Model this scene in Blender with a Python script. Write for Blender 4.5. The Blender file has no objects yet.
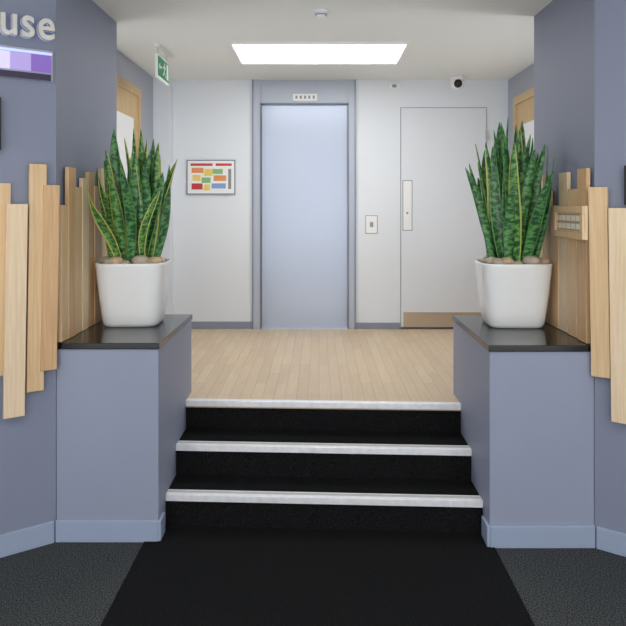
import bpy, bmesh, math, random
from mathutils import Vector, Matrix
random.seed(7)
S=bpy.context.scene
S.view_settings.view_transform='Standard'
EYE=1.7; F=700.0; CX=319.0; CY=205.0
# ---------------------------------------------------------------- materials
def lin(c):
    o=[]
    for v in c[:3]:
        v/=255.0
        o.append(v/12.92 if v<=0.04045 else ((v+0.055)/1.055)**2.4)
    return (o[0],o[1],o[2],1)
def mat(name,c,rough=0.6,metal=0.0,emit=None,es=0,noise=None,bump=0,bscale=200,coat=0):
    m=bpy.data.materials.new(name); m.use_nodes=True
    nt=m.node_tree; b=nt.nodes['Principled BSDF']
    b.inputs['Base Color'].default_value=lin(c)
    b.inputs['Roughness'].default_value=rough
    b.inputs['Metallic'].default_value=metal
    if coat: b.inputs['Coat Weight'].default_value=coat
    if emit:
        b.inputs['Emission Color'].default_value=lin(emit); b.inputs['Emission Strength'].default_value=es
    tc=nt.nodes.new('ShaderNodeTexCoord')
    if noise:
        sc,amt=noise
        n=nt.nodes.new('ShaderNodeTexNoise'); n.inputs['Scale'].default_value=sc; n.inputs['Detail'].default_value=4
        nt.links.new(tc.outputs['Object'],n.inputs['Vector'])
        r=nt.nodes.new('ShaderNodeValToRGB')
        l=lin(c)
        r.color_ramp.elements[0].position=0.3; r.color_ramp.elements[1].position=0.7
        r.color_ramp.elements[0].color=tuple(max(0,v*(1-amt)) for v in l[:3])+(1,)
        r.color_ramp.elements[1].color=tuple(min(1,v*(1+amt)) for v in l[:3])+(1,)
        nt.links.new(n.outputs['Fac'],r.inputs['Fac']); nt.links.new(r.outputs['Color'],b.inputs['Base Color'])
    if bump:
        n2=nt.nodes.new('ShaderNodeTexNoise'); n2.inputs['Scale'].default_value=bscale; n2.inputs['Detail'].default_value=3
        nt.links.new(tc.outputs['Object'],n2.inputs['Vector'])
        bp=nt.nodes.new('ShaderNodeBump'); bp.inputs['Strength'].default_value=bump; bp.inputs['Distance'].default_value=0.004
        nt.links.new(n2.outputs['Fac'],bp.inputs['Height']); nt.links.new(bp.outputs['Normal'],b.inputs['Normal'])
    return m
def woodmat(name,c1,c2,axis='Z',rough=0.5):
    m=bpy.data.materials.new(name); m.use_nodes=True
    nt=m.node_tree; b=nt.nodes['Principled BSDF']; b.inputs['Roughness'].default_value=rough
    tc=nt.nodes.new('ShaderNodeTexCoord'); mp=nt.nodes.new('ShaderNodeMapping')
    mp.inputs['Scale'].default_value={'Z':(60,60,2.5),'Y':(60,2.5,60)}[axis]
    n=nt.nodes.new('ShaderNodeTexNoise'); n.inputs['Scale'].default_value=1.5; n.inputs['Detail'].default_value=6
    r=nt.nodes.new('ShaderNodeValToRGB'); r.color_ramp.elements[0].position=.3; r.color_ramp.elements[1].position=.7
    r.color_ramp.elements[0].color=lin(c1); r.color_ramp.elements[1].color=lin(c2)
    nt.links.new(tc.outputs['Object'],mp.inputs['Vector']); nt.links.new(mp.outputs['Vector'],n.inputs['Vector'])
    nt.links.new(n.outputs['Fac'],r.inputs['Fac']); nt.links.new(r.outputs['Color'],b.inputs['Base Color'])
    return m
M={}
M['lav']=mat('lavender_paint',(149,155,174),.55,noise=(1.5,.03),bump=.15,bscale=350)
M['lavd']=mat('lavender_paint_shaded',(133,139,157),.55,bump=.15,bscale=350)  # same lavender darkened; dimmer light on these walls is put into the colour
M['lavside']=mat('lavender_grey_paint',(170,176,188),.55,bump=.15,bscale=350)
M['skirt']=mat('skirting_lavender',(156,168,190),.4)
M['skirtb']=mat('skirting_grey',(140,147,163),.45)
M['white']=mat('white_wall_paint',(228,233,239),.6,bump=.05)
M['ceil']=mat('ceiling_paint',(232,234,230),.8)
M['gloss']=mat('white_door_paint',(225,230,236),.35)
M['gap']=mat('dark_gap',(90,90,96),.8)
M['lift']=mat('lift_door_steel_blue',(180,190,209),.3,.3)
M['liftf']=mat('lift_frame_lavender',(178,185,198),.4,.1)
M['alu']=mat('aluminium',(215,217,220),.35,.8)
M['kick']=mat('kickplate_steel',(205,190,172),.25,.8)  # tan of the floor reflected in the steel is put into its colour
M['black']=mat('black_plastic',(14,14,16),.35)
M['plastic']=mat('white_plastic',(240,240,240),.35)
M['grey']=mat('grey_plastic',(140,142,148),.4)
M['pot']=mat('white_glazed_pot',(242,242,240),.25,coat=.3)
M['soil']=mat('dark_soil',(52,40,32),.95,noise=(60,.5),bump=1,bscale=80)
M['granite']=mat('black_granite_slab',(12,12,15),.13,noise=(220,.5))
M['stoneA']=mat('pebble_beige',(196,168,136),.6,noise=(25,.25))
M['stoneB']=mat('pebble_grey',(176,162,144),.6,noise=(25,.25))
M['panel']=mat('light_diffuser',(255,255,255),.5,emit=(254,254,252),es=8.5)
M['green']=mat('exit_green',(0,120,72),.5,emit=(0,130,80),es=.15)
M['signwhite']=mat('sign_white',(240,242,240),.5)
M['red']=mat('sign_red',(205,60,60),.5)
M['yel']=mat('sign_yellow',(240,210,110),.5)
M['ora']=mat('sign_orange',(232,150,90),.5)
M['grn']=mat('sign_green',(140,190,130),.5)
M['blu']=mat('sign_blue',(130,165,215),.5)
M['s1']=woodmat('slat_wood_light',(226,198,160),(240,216,182))
M['s2']=woodmat('slat_wood_tan',(214,178,132),(230,198,154))
M['s3']=woodmat('slat_wood_honey',(200,160,114),(220,182,136))
M['frame']=woodmat('door_frame_wood',(196,166,120),(216,188,142))
M['nos']=mat('nosing_aluminium',(248,248,250),.38,.3,noise=(30,.08))
M['grip']=mat('nosing_insert_grey',(200,200,200),.6)
def carpet(name,c1,c2,scale):
    m=bpy.data.materials.new(name); m.use_nodes=True
    nt=m.node_tree; b=nt.nodes['Principled BSDF']; b.inputs['Roughness'].default_value=1; b.inputs['Specular IOR Level'].default_value=.1
    tc=nt.nodes.new('ShaderNodeTexCoord'); n=nt.nodes.new('ShaderNodeTexNoise'); n.inputs['Scale'].default_value=scale; n.inputs['Detail'].default_value=3
    r=nt.nodes.new('ShaderNodeValToRGB'); r.color_ramp.elements[0].position=.4; r.color_ramp.elements[1].position=.65
    r.color_ramp.elements[0].color=lin(c1); r.color_ramp.elements[1].color=lin(c2)
    bp=nt.nodes.new('ShaderNodeBump'); bp.inputs['Strength'].default_value=.8; bp.inputs['Distance'].default_value=.006
    nt.links.new(tc.outputs['Object'],n.inputs['Vector']); nt.links.new(n.outputs['Fac'],r.inputs['Fac'])
    nt.links.new(r.outputs['Color'],b.inputs['Base Color']); nt.links.new(n.outputs['Fac'],bp.inputs['Height']); nt.links.new(bp.outputs['Normal'],b.inputs['Normal'])
    return m
M['carpet']=carpet('charcoal_carpet',(32,34,35),(100,103,103),170)
M['mat']=carpet('black_mat_carpet',(11,11,12),(36,36,37),170)
def floorwood():
    m=bpy.data.materials.new('oak_plank_floor'); m.use_nodes=True
    nt=m.node_tree; b=nt.nodes['Principled BSDF']; b.inputs['Roughness'].default_value=.38
    tc=nt.nodes.new('ShaderNodeTexCoord'); mp=nt.nodes.new('ShaderNodeMapping'); mp.inputs['Rotation'].default_value=(0,0,math.pi/2)
    br=nt.nodes.new('ShaderNodeTexBrick'); br.inputs['Scale'].default_value=1
    br.inputs['Brick Width'].default_value=.55; br.inputs['Row Height'].default_value=.07; br.inputs['Mortar Size'].default_value=.0012
    br.inputs['Color1'].default_value=lin((232,208,174)); br.inputs['Color2'].default_value=lin((222,196,162)); br.inputs['Mortar'].default_value=lin((184,156,122))
    mp2=nt.nodes.new('ShaderNodeMapping'); mp2.inputs['Scale'].default_value=(60,3,1)
    n=nt.nodes.new('ShaderNodeTexNoise'); n.inputs['Scale'].default_value=1.2; n.inputs['Detail'].default_value=6
    mx=nt.nodes.new('ShaderNodeMix'); mx.data_type='RGBA'; mx.blend_type='MULTIPLY'; mx.inputs[0].default_value=.2
    L=nt.links.new
    L(tc.outputs['Object'],mp.inputs['Vector']); L(mp.outputs['Vector'],br.inputs['Vector'])
    L(tc.outputs['Object'],mp2.inputs['Vector']); L(mp2.outputs['Vector'],n.inputs['Vector'])
    L(br.outputs['Color'],mx.inputs[6]); L(n.outputs['Fac'],mx.inputs[7]); L(mx.outputs[2],b.inputs['Base Color'])
    return m
M['floor']=floorwood()
def leafmat(name,d,l,e,ew=.80):
    m=bpy.data.materials.new(name); m.use_nodes=True
    nt=m.node_tree; b=nt.nodes['Principled BSDF']; b.inputs['Roughness'].default_value=.36
    L=nt.links.new
    uv=nt.nodes.new('ShaderNodeUVMap'); uv.uv_map='UVMap'
    sp=nt.nodes.new('ShaderNodeSeparateXYZ'); L(uv.outputs['UV'],sp.inputs['Vector'])
    mp=nt.nodes.new('ShaderNodeMapping'); mp.inputs['Scale'].default_value=(1.6,30,1); L(uv.outputs['UV'],mp.inputs['Vector'])
    n=nt.nodes.new('ShaderNodeTexNoise'); n.inputs['Scale'].default_value=1; n.inputs['Detail'].default_value=4; n.inputs['Distortion'].default_value=.5; L(mp.outputs['Vector'],n.inputs['Vector'])
    r=nt.nodes.new('ShaderNodeValToRGB'); r.color_ramp.elements[0].position=.44; r.color_ramp.elements[1].position=.6
    r.color_ramp.elements[0].color=lin(d); r.color_ramp.elements[1].color=lin(l); L(n.outputs['Fac'],r.inputs['Fac'])
    s=nt.nodes.new('ShaderNodeMath'); s.operation='SUBTRACT'; s.inputs[1].default_value=.5; L(sp.outputs['X'],s.inputs[0])
    a=nt.nodes.new('ShaderNodeMath'); a.operation='ABSOLUTE'; L(s.outputs[0],a.inputs[0])
    g=nt.nodes.new('ShaderNodeMath'); g.operation='GREATER_THAN'; g.inputs[1].default_value=ew/2; L(a.outputs[0],g.inputs[0])
    mx=nt.nodes.new('ShaderNodeMix'); mx.data_type='RGBA'; mx.inputs[7].default_value=lin(e)
    L(g.outputs[0],mx.inputs[0]); L(r.outputs['Color'],mx.inputs[6]); L(mx.outputs[2],b.inputs['Base Color'])
    return m
M['leaf']=leafmat('snake_leaf_green',(26,78,40),(98,154,86),(84,142,70),.88)
M['leaf2']=leafmat('snake_leaf_variegated',(34,88,42),(116,168,86),(196,198,104),.78)
# ---------------------------------------------------------------- helpers
def link(o,parent=None):
    S.collection.objects.link(o)
    if parent: o.parent=parent
    return o
def empty(name,loc=(0,0,0)):
    e=bpy.data.objects.new(name,None); e.empty_display_size=.1; link(e); return e
def prism(name,pts,z0,z1,m,parent=None,bevel=0):
    bm=bmesh.new()
    lo=[bm.verts.new((x,y,z0)) for x,y in pts]; hi=[bm.verts.new((x,y,z1)) for x,y in pts]
    n=len(pts); bm.faces.new(lo); bm.faces.new(hi)
    for i in range(n): bm.faces.new((lo[i],lo[(i+1)%n],hi[(i+1)%n],hi[i]))
    bmesh.ops.recalc_face_normals(bm,faces=bm.faces)
    me=bpy.data.meshes.new(name); bm.to_mesh(me); bm.free(); me.materials.append(m)
    o=bpy.data.objects.new(name,me); link(o,parent)
    if bevel:
        b=o.modifiers.new('b','BEVEL'); b.width=bevel; b.segments=2; b.limit_method='ANGLE'
    return o
def box(name,x0,x1,y0,y1,z0,z1,m,parent=None,bevel=0):
    return prism(name,[(x0,y0),(x1,y0),(x1,y1),(x0,y1)],z0,z1,m,parent,bevel)
def cyl(name,c,r,h,m,parent=None,axis='Z',seg=32,r2=None):
    bm=bmesh.new(); bmesh.ops.create_cone(bm,cap_ends=True,segments=seg,radius1=r,radius2=r if r2 is None else r2,depth=h)
    if axis=='Y': bmesh.ops.rotate(bm,verts=bm.verts,matrix=Matrix.Rotation(math.pi/2,3,'X'))
    if axis=='X': bmesh.ops.rotate(bm,verts=bm.verts,matrix=Matrix.Rotation(math.pi/2,3,'Y'))
    bmesh.ops.translate(bm,verts=bm.verts,vec=c)
    me=bpy.data.meshes.new(name); bm.to_mesh(me); bm.free(); me.materials.append(m)
    for p in me.polygons: p.use_smooth=len(p.vertices)==4
    o=bpy.data.objects.new(name,me); return link(o,parent)
def ball(name,c,r,m,parent=None,sc=(1,1,1)):
    bm=bmesh.new(); bmesh.ops.create_uvsphere(bm,u_segments=24,v_segments=14,radius=r)
    bmesh.ops.scale(bm,verts=bm.verts,vec=sc); bmesh.ops.translate(bm,verts=bm.verts,vec=c)
    me=bpy.data.meshes.new(name); bm.to_mesh(me); bm.free(); me.materials.append(m)
    for p in me.polygons: p.use_smooth=True
    o=bpy.data.objects.new(name,me); return link(o,parent)
YB=6.73; SB=F/YB
def bx(px): return (px-CX)/SB
def bz(py): return EYE+(CY-py)/SB
ZU=0.51; ZC=2.9
# ---------------------------------------------------------------- shell
box('floor_lower',-2.9,2.9,-1.2,3.9,-.05,0,M['carpet'])
box('floor_runner_mat',-.88,.87,-1.2,3.7,0,.006,M['mat'])
LX,LY0,LY1=1.33,3.54,4.60
RX,RY0,RY1=1.37,3.48,4.46
PLX,PRX=-.812,.848
prism('floor_upper',[(PLX,4.26),(PRX,4.18),(PRX,4.42),(RX,4.42),(RX,RY1),(1.82,RY1),(1.82,6.9),(-1.56,6.9),(-1.56,LY1),(-LX,LY1),(-LX,4.46),(PLX,4.46)],.47,ZU,M['floor'])
box('ceiling',-3,3,-1.2,6.95,ZC,ZC+.08,M['ceil'])
prism('wall_left',[(-LX,LY0),(-LX,LY1),(-2.9,LY1),(-2.9,LY0-.75*(2.9-LX))],0,ZC,M['lavd'])
prism('wall_right',[(RX,RY0),(RX,RY1),(2.9,RY1),(2.9,RY0-.75*(2.9-RX))],0,ZC,M['lavd'])
box('wall_left_lobby',-3,-2.9,-1.2,LY0-.75*(2.9-LX),0,ZC,M['lav'])
box('wall_right_lobby',2.9,3,-1.2,RY0-.75*(2.9-RX),0,ZC,M['lav'])
box('wall_left_rear',-1.66,-1.56,LY1,6.95,.47,ZC,M['lavside'])
box('wall_right_rear',1.82,1.92,RY1,6.95,.47,ZC,M['lavside'])
box('wall_column_rear',-1.56,-1.40,6.58,6.85,ZU,ZC,M['white'])
lx0,lx1=bx(253),bx(355)
box('wall_back',-1.56,lx0,YB,YB+.12,ZU,ZC,M['white'])
box('wall_back_right',lx1,1.82,YB,YB+.12,ZU,ZC,M['white'])
box('baseboard_back_left',-1.40,lx0,YB-.015,YB,ZU,ZU+.07,M['skirtb'],bevel=.003)
box('baseboard_back_right',lx1,bx(400),YB-.015,YB,ZU,ZU+.06,M['skirtb'],bevel=.003)
# elevator
el=empty('elevator')
dx0,dx1=bx(261),bx(348); dz=bz(103)
box('jamb_left',lx0,dx0,YB-.02,YB+.12,ZU,ZC,M['liftf'],el,.002)
box('jamb_right',dx1,lx1,YB-.02,YB+.12,ZU,ZC,M['liftf'],el,.002)
box('header_panel',dx0,dx1,YB-.01,YB+.12,dz,ZC,M['liftf'],el,.002)
box('door_panel',dx0,dx1,YB+.05,YB+.10,ZU+.005,dz,M['lift'],el,.002)
M['edge']=mat('frame_edge_grey',(128,134,150),.4,.4)
box('trim_left_edge',lx0-.006,lx0+.006,YB-.03,YB-.02,ZU,ZC,M['edge'],el)
box('trim_right_edge',lx1-.006,lx1+.006,YB-.03,YB-.02,ZU,ZC,M['edge'],el)
box('trim_left_inner',dx0-.008,dx0,YB-.026,YB+.05,ZU,dz,M['edge'],el)
box('trim_right_inner',dx1,dx1+.008,YB-.026,YB+.05,ZU,dz,M['edge'],el)
box('trim_top_inner',dx0,dx1,YB-.02,YB+.05,dz-.008,dz,M['edge'],el)
box('sill',dx0,dx1,YB-.02,YB+.12,ZU,ZU+.006,M['alu'],el)
box('indicator_plate',bx(293),bx(317),YB-.018,YB-.01,bz(101),bz(94),M['plastic'],el,.002)
for i in range(5):
    x=bx(296.5+i*4.3); box('indicator_lamp_%d'%i,x-.010,x+.010,YB-.021,YB-.018,bz(99),bz(96),M['grey'],el)
# back right door
d=empty('door_1')
ex0,ex1,ez=bx(401),bx(486),bz(108)
box('gap_frame',ex0-.005,ex1+.005,YB-.004,YB,ZU,ez+.005,M['gap'],d)
box('leaf',ex0,ex1,YB-.016,YB-.004,ZU+.006,ez,M['gloss'],d,.002)
box('kick_plate',ex0+.02,ex1-.02,YB-.02,YB-.016,ZU+.008,bz(312),M['kick'],d)
box('threshold',ex0,ex1,YB-.025,YB-.005,ZU,ZU+.02,M['gap'],d)
box('push_plate',bx(403),bx(411.5),YB-.022,YB-.016,bz(230),bz(181),M['plastic'],d,.003)
box('plate_outline',bx(402.3),bx(412.2),YB-.0175,YB-.016,bz(230.7),bz(180.3),M['grey'],d)
cyl('keyhole',(bx(407),YB-.024,bz(213)),.01,.006,M['grey'],d,'Y')
box('hinge_1',ex1-.012,ex1+.012,YB-.026,YB-.016,bz(140),bz(130),M['alu'],d)
sw=empty('light_switch')
box('plate',bx(366),bx(377),YB-.012,YB,bz(233),bz(216),M['plastic'],sw,.003)
box('surround',bx(365.4),bx(377.6),YB-.004,YB,bz(233.6),bz(215.4),M['grey'],sw)
box('button',bx(369.8),bx(373.2),YB-.016,YB-.012,bz(227),bz(222),M['grey'],sw,.002)
# notice
po=empty('framed_evacuation_notice')
box('frame',bx(187),bx(235.5),YB-.02,YB,bz(194.5),bz(160),M['edge'],po,.003)
box('mount',bx(188),bx(234.5),YB-.021,YB-.02,bz(193.5),bz(161),M['plastic'],po)
box('paper',bx(190),bx(232.8),YB-.022,YB-.021,bz(191.8),bz(162.7),M['signwhite'],po)
def patch(a,b,c,e,m,n,y=YB-.0235): box(n,bx(a),bx(b),y,YB-.022,bz(e),bz(c),m,po)
patch(191,213,163.6,166,M['red'],'title_bar'); patch(216,232,163.6,166,M['red'],'title_bar_right')
patch(192,204,168,173,M['ora'],'plan_orange'); patch(204.5,213,169,176,M['yel'],'plan_yellow')
patch(193,201,175,181,M['yel'],'plan_yellow_b'); patch(202,211,177.5,183,M['grn'],'plan_green')
patch(213,223,169,174,M['grn'],'plan_green_b'); patch(214,226.5,175.5,181,M['ora'],'plan_orange_b')
patch(192,203,183.5,189.5,M['red'],'plan_red'); patch(212,226,183.5,188.5,M['blu'],'plan_blue')
patch(204,210.5,184.5,190.5,M['yel'],'plan_yellow_c'); patch(228.5,231.5,169,189,M['grey'],'legend')
al=empty('wall_sensor')
box('body',bx(389),bx(399),YB-.03,YB,bz(89),bz(83.5),M['plastic'],al,.004)
box('lens',bx(392),bx(396),YB-.034,YB-.03,bz(88),bz(85),M['grey'],al)
cm=empty('dome_security_camera')
sc=F/6.55
cx=(457-CX)/sc
cyl('mount',(cx,6.55,ZC-.015),.07,.03,M['plastic'],cm)
ball('housing',(cx,6.55,ZC-.06),.068,M['plastic'],cm,(1,1,.9))
ball('lens_dome',(cx,6.512,ZC-.068),.042,M['black'],cm)
sd=empty('smoke_detector')
cyl('base',(.012,4.32,ZC-.008),.045,.016,M['plastic'],sd)
cyl('chamber',(.012,4.32,ZC-.03),.026,.03,M['plastic'],sd,r2=.038)
cyl('vents',(.012,4.32,ZC-.028),.036,.006,M['grey'],sd)
lp=empty('ceiling_light_panel')
a0,a1,b0,b1=-.64,.645,5.17,5.86
box('diffuser',a0,a1,b0,b1,ZC-.012,ZC-.004,M['panel'],lp)
for n,q in (('frame_front',(a0-.02,a1+.02,b0-.02,b0)),('frame_back',(a0-.02,a1+.02,b1,b1+.02)),('frame_left',(a0-.02,a0,b0,b1)),('frame_right',(a1,a1+.02,b0,b1))):
    box(n,*q,ZC-.018,ZC,M['plastic'],lp)
for i,xx in enumerate((-1.3,1.3)):
    l2=empty('lobby_fill_panel')  # added glowing panels out of view, front fill for the lower hall
    box('diffuser',xx-.6,xx+.6,1.0,1.6,ZC-.012,ZC-.002,M['panel'],l2)
    box('trim',xx-.63,xx+.63,.97,1.63,ZC-.006,ZC,M['plastic'],l2)
# unseen fill lamps added to brighten the ceiling, behind portal and on lobby walls
def ceiling_fill(x,y,z,power,w,dpt,tilt=(0,0,0)):
    e=empty('ceiling_fill_lamp')
    box('fill_lamp_tray',x-w/2,x+w/2,y-dpt/2,y+dpt/2,z-.05,z-.02,M['plastic'],e,.004)
    L=bpy.data.lights.new('fill_area_lamp','AREA'); L.shape='RECTANGLE'; L.size=w*.9; L.size_y=dpt*.9; L.energy=power; L.color=(.98,.99,1)
    o=bpy.data.objects.new('fill_area_lamp',L); link(o,e); o.location=(x,y,z); o.rotation_euler=(math.pi+tilt[0],tilt[1],0)
ceiling_fill(1.60,RY1+.07,1.0,9,.34,.12)
ceiling_fill(-1.445,LY1+.07,1.0,7,.20,.12)
ceiling_fill(-2.82,1.4,1.0,24,.12,1.2)
ceiling_fill(2.82,1.4,1.0,24,.12,1.2)
# exit sign
ex=empty('exit_sign')
X=-1.20; ya,yb=5.2,5.6; z1=ZC-.07; z0=z1-.175
box('hanger_1',X-.012,X-.004,ya+.04,ya+.055,z1,ZC,M['alu'],ex); box('hanger_2',X-.012,X-.004,yb-.055,yb-.04,z1,ZC,M['alu'],ex)
box('ceiling_bracket',X-.03,X+.015,ya,yb,ZC-.025,ZC,M['plastic'],ex)
box('panel',X-.02,X,ya,yb,z0,z1,M['signwhite'],ex,.002)
box('green_face',X,X+.003,ya+.015,yb-.015,z0+.015,z1-.015,M['green'],ex)
def sp(n,pts):
    bm=bmesh.new(); w=yb-ya
    v=[bm.verts.new((X+.0045,ya+p[0]*w,z0+p[1]*.175)) for p in pts]; bm.faces.new(v)
    me=bpy.data.meshes.new(n); bm.to_mesh(me); bm.free(); me.materials.append(M['signwhite']); link(bpy.data.objects.new(n,me),ex)
sp('arrow_shaft',[(.12,.45),(.34,.45),(.34,.55),(.12,.55)]); sp('arrow_head',[(.07,.5),(.17,.32),(.17,.68)])
sp('doorway',[(.72,.15),(.9,.15),(.9,.85),(.72,.85)])
sp('man_torso',[(.50,.42),(.56,.40),(.60,.66),(.52,.68)]); sp('man_head',[(.52,.72),(.57,.70),(.60,.76),(.56,.82),(.52,.80)])
sp('man_leg_a',[(.50,.42),(.56,.42),(.50,.28),(.42,.2),(.40,.26),(.46,.32)]); sp('man_leg_b',[(.53,.42),(.57,.40),(.62,.3),(.68,.2),(.64,.17),(.58,.28)])
sp('man_arm',[(.52,.64),(.44,.52),(.41,.56),(.50,.70)]); sp('man_arm_b',[(.58,.64),(.66,.54),(.68,.6),(.6,.7)])
def sidedoor(name,xw,s,y0,y1,ztop):
    e=empty(name)
    o=xw
    def sb(n,o0,o1,*r):
        x0,x1=sorted((o+s*o0,o+s*o1)); box(n,x0,x1,*r,e)
    sb('jamb_near',0,.03,y0,y0+.07,ZU,ztop,M['frame']); sb('jamb_far',0,.03,y1-.07,y1,ZU,ztop,M['frame'])
    sb('head',0,.031,y0,y1,ztop,ztop+.07,M['frame'])
    sb('leaf',0,.015,y0+.07,y1-.07,ZU+.005,ztop,M['frame'])
    sb('vision_panel',.015,.018,y0+.2,y1-.2,ZU+.9,ztop-.2,M['plastic'])
    sb('handle',.015,.05,y1-.14,y1-.12,ZU+.95,ZU+1.05,M['alu'])
sidedoor('door_2',-1.56,1,5.1,6.03,bz(103)-.06)
sidedoor('door_3',1.82,-1,5.55,6.45,bz(110))
# ---------------------------------------------------------------- steps
st=empty('carpeted_staircase')
G=.002
def sk(y,x): return y-.05*x
SL,SR=PLX+G,PRX-G
for i,(y,z0_,z1_) in enumerate(((3.66,.0,.17),(3.93,.17,.34),(4.22,.34,.47))):
    yb2=4.6
    prism('step_%d'%(i+1),[(SL,sk(y,SL)),(SR,sk(y,SR)),(SR,yb2),(SL,yb2)],z0_,z1_,M['mat'],st)
for i,(y,z) in enumerate(((3.66,.17),(3.93,.34),(4.22,.51))):
    t=.004; fr=.03; dp=.06 if i<2 else .035
    def strip(n,ya_,yb_,za,zb):
        prism(n,[(SL,sk(ya_,SL)),(SR,sk(ya_,SR)),(SR,sk(yb_,SR)),(SL,sk(yb_,SL))],za,zb,M['nos'],st,.0015)
    strip('nosing_front_%d'%(i+1),y-.012,y-.001,z-fr,z+t)
    strip('nosing_top_%d'%(i+1),y-.001,y+dp,z,z+t)
    if i<2:
        prism('nosing_insert_%d'%(i+1),[(SL,sk(y+.02,SL)),(SR,sk(y+.02,SR)),(SR,sk(y+.045,SR)),(SL,sk(y+.045,SL))],z+t,z+t+.001,M['grip'],st)
# ---------------------------------------------------------------- plinths
ZP=1.0
def plinth(x0,x1,y0,y1,s):
    e=empty('planter_plinth')
    if s<0: x0+=G
    else: x1-=G
    box('body',x0,x1,y0,y1,0,ZP-.028,M['lav'],e,.003)
    xa,xb=(x0,x1+.006) if s<0 else (x0-.006,x1)
    box('granite_top',xa,xb,y0-.010,y1,ZP-.028,ZP+.004,M['granite'],e,.003)
    box('skirting_front',x0,x1,y0-.016,y0,0.0,.11,M['skirt'],e,.004)
    if s<0: box('skirting_side',x1,x1+.016,y0-.016,y0+.09,0.006,.11,M['skirt'],e,.004)
    else: box('skirting_side',x0-.016,x0,y0-.016,y0+.11,0.006,.11,M['skirt'],e,.004)
    return e
plinth(-LX,PLX,LY0,4.46,-1)
plinth(PRX,RX,RY0,4.42,1)
def apt(s,X0,Y0,t,o): return (s*(X0+.8*t-.6*o), Y0-.6*t-.8*o)
def tpx(s,X0,Y0,px,o):
    a=s*(px-CX)/F; x=X0-.6*o; y=Y0-.8*o
    return (a*y-x)/(.8+.6*a)
for s,X0,Y0,nm in ((-1,LX,LY0,'baseboard_left'),(1,RX,RY0,'baseboard_right')):
    prism(nm,[apt(s,X0,Y0,0.012,0),apt(s,X0,Y0,1.9,0),apt(s,X0,Y0,1.9,.016),apt(s,X0,Y0,0.012,.016)],0,.11,M['skirt'],None,.004)
# ---------------------------------------------------------------- slats
def slats(s,X0,Y0,ang,side):
    e=empty('wood_slat_cladding')
    k=0
    for (pa,pb,pt,pbm,o,mk) in ang:
        o0=o-.024
        t0,t1=sorted((tpx(s,X0,Y0,pa,o),tpx(s,X0,Y0,pb,o)))
        q=apt(s,X0,Y0,(t0+t1)/2,o); scl=F/q[1]
        zt=EYE+(CY-pt)/scl; zb=EYE+(CY-pbm)/scl
        ob=prism('slat_%d'%k,[apt(s,X0,Y0,t0,o0),apt(s,X0,Y0,t1,o0),apt(s,X0,Y0,t1,o),apt(s,X0,Y0,t0,o)],zb,zt,M[mk],e,.002)
        k+=1
        me=ob.data
        for v in me.vertices:
            f=(zt-v.co.z)/(zt-zb)
            v.co.x+=s*.012*f; v.co.y-=.009*f
    for (pa,pb,pt,o,mk) in side:
        xx=X0-o; ys=sorted((xx*F/abs(pa-CX),xx*F/abs(pb-CX)))
        scl=F/ys[0]; zt=EYE+(CY-pt)/scl
        xs=sorted((s*xx,s*(xx+.022)))
        box('slat_%d'%k,xs[0],xs[1],ys[0],ys[1],ZP+.006,zt,M[mk],e,.002); k+=1
slats(-1,LX,LY0,[(-52,-34,170,395,.026,'s2'),(-32,-13,196,410,.026,'s1'),(-10,11,183,376,.026,'s2'),(7,28,204,417,.056,'s1'),(30,47,164,391,.04,'s2'),(44,60,185,370,.05,'s3')],
 [(62,69,205,.03,'s2'),(69,76,167,.034,'s3'),(76,82,187,.026,'s2'),(83,88.5,178,.03,'s1'),(89,94.5,172,.026,'s3'),(95,101,186,.03,'s2'),(101.5,107,168,.026,'s1')])
slats(1,RX,RY0,[(588,607,187,377,.04,'s2'),(608,629,208,423,.052,'s1'),(630,648,172,392,.026,'s2'),(650,670,190,412,.04,'s1')],
 [(577,586,168,.034,'s3'),(567.5,576.5,189,.03,'s2'),(558.5,567,172,.026,'s1'),(550,558,205,.03,'s2'),(543.5,549.5,190,.03,'s3'),(537,543,174,.026,'s1')])
cp=empty('wall_key_panel')
xp=RX-.062; y0_,y1_=xp*F/(583-CX),xp*F/(553.5-CX)
def zz(py,y): return EYE+(CY-py)*y/F
zb_,zt_=zz(240,y0_),zz(206,y0_)
box('backing',xp+.01,xp+.024,y0_,y1_,zb_,zt_,M['s1'],cp)
fw=.036
box('frame_top',xp-.004,xp+.012,y0_,y1_,zt_-fw,zt_,M['s2'],cp,.002); box('frame_bottom',xp-.004,xp+.012,y0_,y1_,zb_,zb_+fw,M['s2'],cp,.002)
box('frame_near',xp-.004,xp+.012,y0_,y0_+.035,zb_+fw,zt_-fw,M['s2'],cp); box('frame_far',xp-.004,xp+.012,y1_-.035,y1_,zb_+fw,zt_-fw,M['s2'],cp)
M['keygrey']=mat('label_backing',(178,156,126),.6)  # tan backing strip that shows between the cream labels
M['label']=mat('label_cream',(232,222,204),.5)
iy0,iy1,iz0,iz1=y0_+.045,y1_-.045,zb_+fw+.006,zt_-fw-.006
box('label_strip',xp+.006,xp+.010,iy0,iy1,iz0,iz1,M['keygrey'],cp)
for r in range(2):
    for c in range(5):
        w_=(iy1-iy0)/5; h_=(iz1-iz0)/2
        box('label_%d_%d'%(r,c),xp+.003,xp+.006,iy0+c*w_+.008,iy0+(c+1)*w_-.008,iz0+r*h_+.007,iz0+(r+1)*h_-.007,M['label'],cp)
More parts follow.
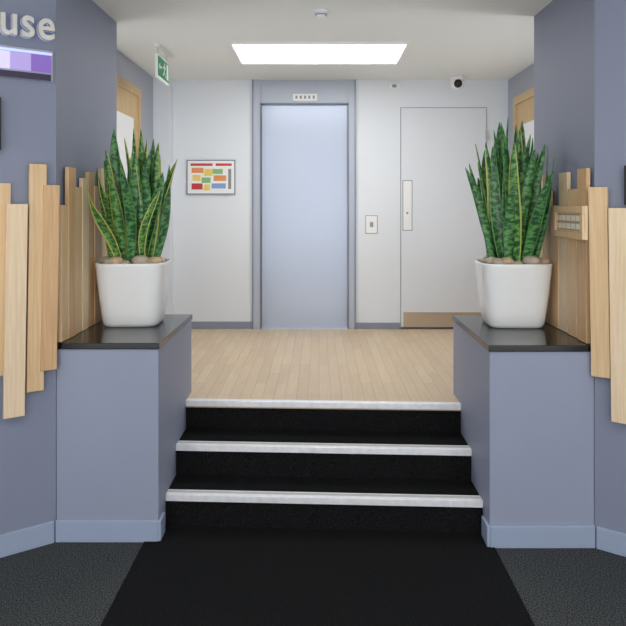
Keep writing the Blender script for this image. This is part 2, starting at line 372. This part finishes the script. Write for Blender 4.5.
# ---------------------------------------------------------------- signs on left angled wall
def wallframe(s,X0,Y0,t,o,z):
    p=apt(s,X0,Y0,t,o)
    ax=Vector((.8,.6,0)) if s<0 else Vector((.8,-.6,0)); up=Vector((0,0,1)); n=ax.cross(up)
    m=Matrix((ax,up,n)).transposed().to_4x4(); m.translation=Vector((p[0],p[1],z)); return m
M['letter']=mat('brushed_letter_metal',(222,218,208),.4,.35)
M['halo']=mat('letter_backlight',(200,205,225),.5,emit=(150,165,215),es=.4)
cu=bpy.data.curves.new('letters','FONT'); cu.body='use'; cu.size=.215; cu.extrude=.010; cu.offset=.003; cu.space_character=1.08
tx=bpy.data.objects.new('raised_letter_sign',cu); S.collection.objects.link(tx); cu.materials.append(M['letter'])
tp=tpx(-1,LX,LY0,0,.03)
tx.matrix_world=wallframe(-1,LX,LY0,tp,.036,EYE+(CY-34.5)/(F/3.38))
bpy.context.view_layer.update()
dg=bpy.context.evaluated_depsgraph_get(); wme=bpy.data.meshes.new_from_object(tx.evaluated_get(dg)); mw=tx.matrix_world.copy()
bpy.data.objects.remove(tx); tx=bpy.data.objects.new('raised_letter_sign',wme); S.collection.objects.link(tx)
vx=[v.co.x for v in wme.vertices]; w0=max(vx); target=tp-tpx(-1,LX,LY0,54,.03)
for v in wme.vertices: v.co.x=(v.co.x-min(vx))*target/(w0-min(vx))
tx.matrix_world=mw
hm=wme.copy(); ho=bpy.data.objects.new('backlight',hm); S.collection.objects.link(ho)
hm.materials.clear(); hm.materials.append(M['halo'])
for v in hm.vertices: v.co.z=v.co.z*.2-.022
ho.parent=tx
ls=empty('illuminated_wall_panel')
def apanel(n,pa,pb,pt,pbm,o0,o1,m,par,s=-1,X0=LX,Y0=LY0):
    t0,t1=tpx(s,X0,Y0,pa,o1),tpx(s,X0,Y0,pb,o1)
    q=apt(s,X0,Y0,tpx(s,X0,Y0,(max(0,min(626,pa))+pb)/2,o1),o1); scl=F/q[1]
    prism(n,[apt(s,X0,Y0,t0,o0),apt(s,X0,Y0,t1,o0),apt(s,X0,Y0,t1,o1),apt(s,X0,Y0,t0,o1)],EYE+(CY-pbm)/scl,EYE+(CY-pt)/scl,m,par)
E=lambda n,c,s: mat(n,c,.4,emit=c,es=s)
apanel('housing',-80,53,48,79,.0,.02,M['lavside'],ls)
def band(n,pa,pb,za,zb,m,o1=.024):
    t0,t1=tpx(-1,LX,LY0,pa,o1),tpx(-1,LX,LY0,pb,o1)
    prism(n,[apt(-1,LX,LY0,t0,.02),apt(-1,LX,LY0,t1,.02),apt(-1,LX,LY0,t1,o1),apt(-1,LX,LY0,t0,o1)],za,zb,m,ls)
scl=F/3.4
za=EYE+(CY-79)/scl; H=31/scl
band('lit_top_edge',-80,52,za+H*.9,za+H*.98,E('lit_bluewhite',(190,200,255),.6))
band('segment_white',-80,10,za+H*.32,za+H*.88,E('lit_white',(220,212,245),.3))
band('segment_lilac',10,31,za+H*.32,za+H*.88,E('lit_lilac',(185,165,225),.25))
band('segment_purple',31,51,za+H*.32,za+H*.88,E('lit_purple',(140,105,195),.2))
band('dark_strip',-80,51,za+H*.05,za+H*.26,mat('dark_plum',(50,38,70),.4))
tv=empty('wall_mounted_screen')
apanel('screen_body',-140,1.2,97,150,.0,.04,M['black'],tv)
rv=empty('wall_mounted_intercom')
apanel('body',624,660,165,205,.0,.04,M['black'],rv,1,RX,RY0)
# ---------------------------------------------------------------- pots and plants
def sq(r,n=56,p=5.5,rot=0):
    out=[]
    for i in range(n):
        a=2*math.pi*i/n; c,s_=math.cos(a),math.sin(a)
        k=r/((abs(c)**p+abs(s_)**p)**(1/p)); x,y=k*c,k*s_
        out.append((x*math.cos(rot)-y*math.sin(rot),x*math.sin(rot)+y*math.cos(rot)))
    return out
def plant(cx,cy,zb,seed,hmax,rot,varieg,wall):
    rnd=random.Random(seed)
    e=empty('potted_snake_plant')
    prof=[(.0,.142),(.004,.152),(.02,.160),(.08,.169),(.18,.181),(.28,.191),(.345,.197),(.358,.199),(.364,.198),(.366,.193),(.362,.187),(.30,.180)]
    bm=bmesh.new(); rings=[]
    for z,r in prof: rings.append([bm.verts.new((cx+x,cy+y,zb+z)) for x,y in sq(r,rot=rot)])
    n=len(rings[0])
    for a,b in zip(rings,rings[1:]):
        for i in range(n): bm.faces.new((a[i],a[(i+1)%n],b[(i+1)%n],b[i]))
    bm.faces.new(list(reversed(rings[0])))
    bmesh.ops.recalc_face_normals(bm,faces=bm.faces)
    me=bpy.data.meshes.new('pot'); bm.to_mesh(me); bm.free(); me.materials.append(M['pot'])
    for p in me.polygons: p.use_smooth=len(p.vertices)==4
    link(bpy.data.objects.new('pot',me),e)
    bm=bmesh.new(); zs=zb+.325
    c=bm.verts.new((cx,cy,zs+.02)); rr=[[bm.verts.new((cx+x,cy+y,zs+rnd.uniform(-.004,.008)+.012*(1-k/4))) for x,y in sq(.186*k/4,rot=rot)] for k in range(1,5)]
    for i in range(n): bm.faces.new((c,rr[0][i],rr[0][(i+1)%n]))
    for a,b in zip(rr,rr[1:]):
        for i in range(n): bm.faces.new((a[i],b[i],b[(i+1)%n],a[(i+1)%n]))
    me=bpy.data.meshes.new('soil'); bm.to_mesh(me); bm.free(); me.materials.append(M['soil']); link(bpy.data.objects.new('soil',me),e)
    bm=bmesh.new()
    spots=[(-.07,-.14,.038),(.07,-.145,.044),(.14,-.12,.036),(-.14,-.10,.036),(.145,0,.03),(-.145,.03,.03),(.105,-.14,.030),(-.01,-.155,.024),(.0,.14,.035),(-.11,-.145,.034)]
    for j,(dx,dy,r) in enumerate(spots):
        mm=Matrix.Translation((cx+dx,cy+dy,zs+r*.62+.026))@Matrix.Rotation(rnd.uniform(-.5,.5),4,'Z')@Matrix.Diagonal((r*1.2,r,r*.75,1))
        res=bmesh.ops.create_icosphere(bm,subdivisions=3,radius=1,matrix=mm)
        vs=set(res['verts'])
        for f in bm.faces:
            if f.verts[0] in vs: f.material_index=j%2; f.smooth=True
    me=bpy.data.meshes.new('decorative_stones'); bm.to_mesh(me); bm.free(); me.materials.append(M['stoneA']); me.materials.append(M['stoneB'])
    link(bpy.data.objects.new('decorative_stones',me),e)
    bm=bmesh.new(); uvl=bm.loops.layers.uv.new('UVMap')
    N=16; K=6; count=42
    sg=1 if wall>0 else -1
    for j in range(count):
        f=(j+.5)/count; ang=j*2.39996+rnd.uniform(-.2,.2); rb=.12*math.sqrt(f)
        bx_,by_=cx+rb*math.cos(ang),cy+rb*math.sin(ang)-.01
        h=hmax*(1.0-.34*f**1.3)*rnd.uniform(.78,1.02)
        if j in(1,4,6): h=hmax*rnd.uniform(.93,1)
        lean=(.03+.19*f)*rnd.uniform(.5,1.35)
        la=ang+rnd.uniform(-.5,.5); lx,ly=math.cos(la)*lean,math.sin(la)*lean*.75
        wm=rnd.uniform(.028,.040); tw0=rnd.uniform(-.8,.8); tw1=tw0+rnd.uniform(-1.0,1.0); ph=rnd.uniform(0,10)
        wob=rnd.uniform(-.026,.026); vd=rnd.uniform(.25,.55)*(1 if rnd.random()<.5 else -1)
        rows=[]
        for i in range(N+1):
            t=i/N
            w=wm*min(1,.5+1.1*t)*max(0,(1-t**4.5))**.85+.0008
            sx=bx_+lx*t**1.4+wob*math.sin(4*t+ph); sy=by_+ly*t**1.4+wob*math.cos(3.2*t+ph); sz=zs-.01+h*t
            a=tw0+(tw1-tw0)*t
            row=[]
            for k in range(K+1):
                u=-1+2*k/K; dd=vd*w*(u*u)
                px_=sx+math.cos(a)*w*u-math.sin(a)*dd; py_=sy+math.sin(a)*w*u+math.cos(a)*dd
                lim=abs(wall)-.05
                if abs(px_)>lim: px_=sg*(lim+.04*(1-math.exp(-(abs(px_)-lim)/.04)))
                row.append(bm.verts.new((px_,py_,sz)))
            rows.append(row)
        mi=1 if rnd.random()<varieg else 0
        for i in range(N):
            for k in range(K):
                fc=bm.faces.new((rows[i][k],rows[i][k+1],rows[i+1][k+1],rows[i+1][k])); fc.smooth=True; fc.material_index=mi
                for lp_,(uu,vv) in zip(fc.loops,((k/K,i/N),((k+1)/K,i/N),((k+1)/K,(i+1)/N),(k/K,(i+1)/N))):
                    lp_[uvl].uv=(uu,vv+j*1.37)
    me=bpy.data.meshes.new('leaves'); bm.to_mesh(me); bm.free(); me.materials.append(M['leaf']); me.materials.append(M['leaf2'])
    o=bpy.data.objects.new('leaves',me); link(o,e)
    so=o.modifiers.new('s','SOLIDIFY'); so.thickness=.003; so.offset=0
    return e
plant(-1.087,4.13,ZP+.004,3,.84,.04,.5,-1.288)
plant(1.128,4.09,ZP+.004,12,.90,-.04,.2,1.328)
# ---------------------------------------------------------------- light + camera
w=bpy.data.worlds.new('daylight'); S.world=w; w.use_nodes=True
bg=w.node_tree.nodes['Background']; bg.inputs['Color'].default_value=(.97,.985,1,1); bg.inputs['Strength'].default_value=2.3
cd=bpy.data.cameras.new('camera'); cd.sensor_width=36; cd.lens=F/626*36
cd.shift_x=-(CX-313)/626; cd.shift_y=-(313-CY)/626
c=bpy.data.objects.new('camera',cd); S.collection.objects.link(c); c.location=(0,0,EYE); c.rotation_euler=(math.pi/2,0,0); S.camera=c
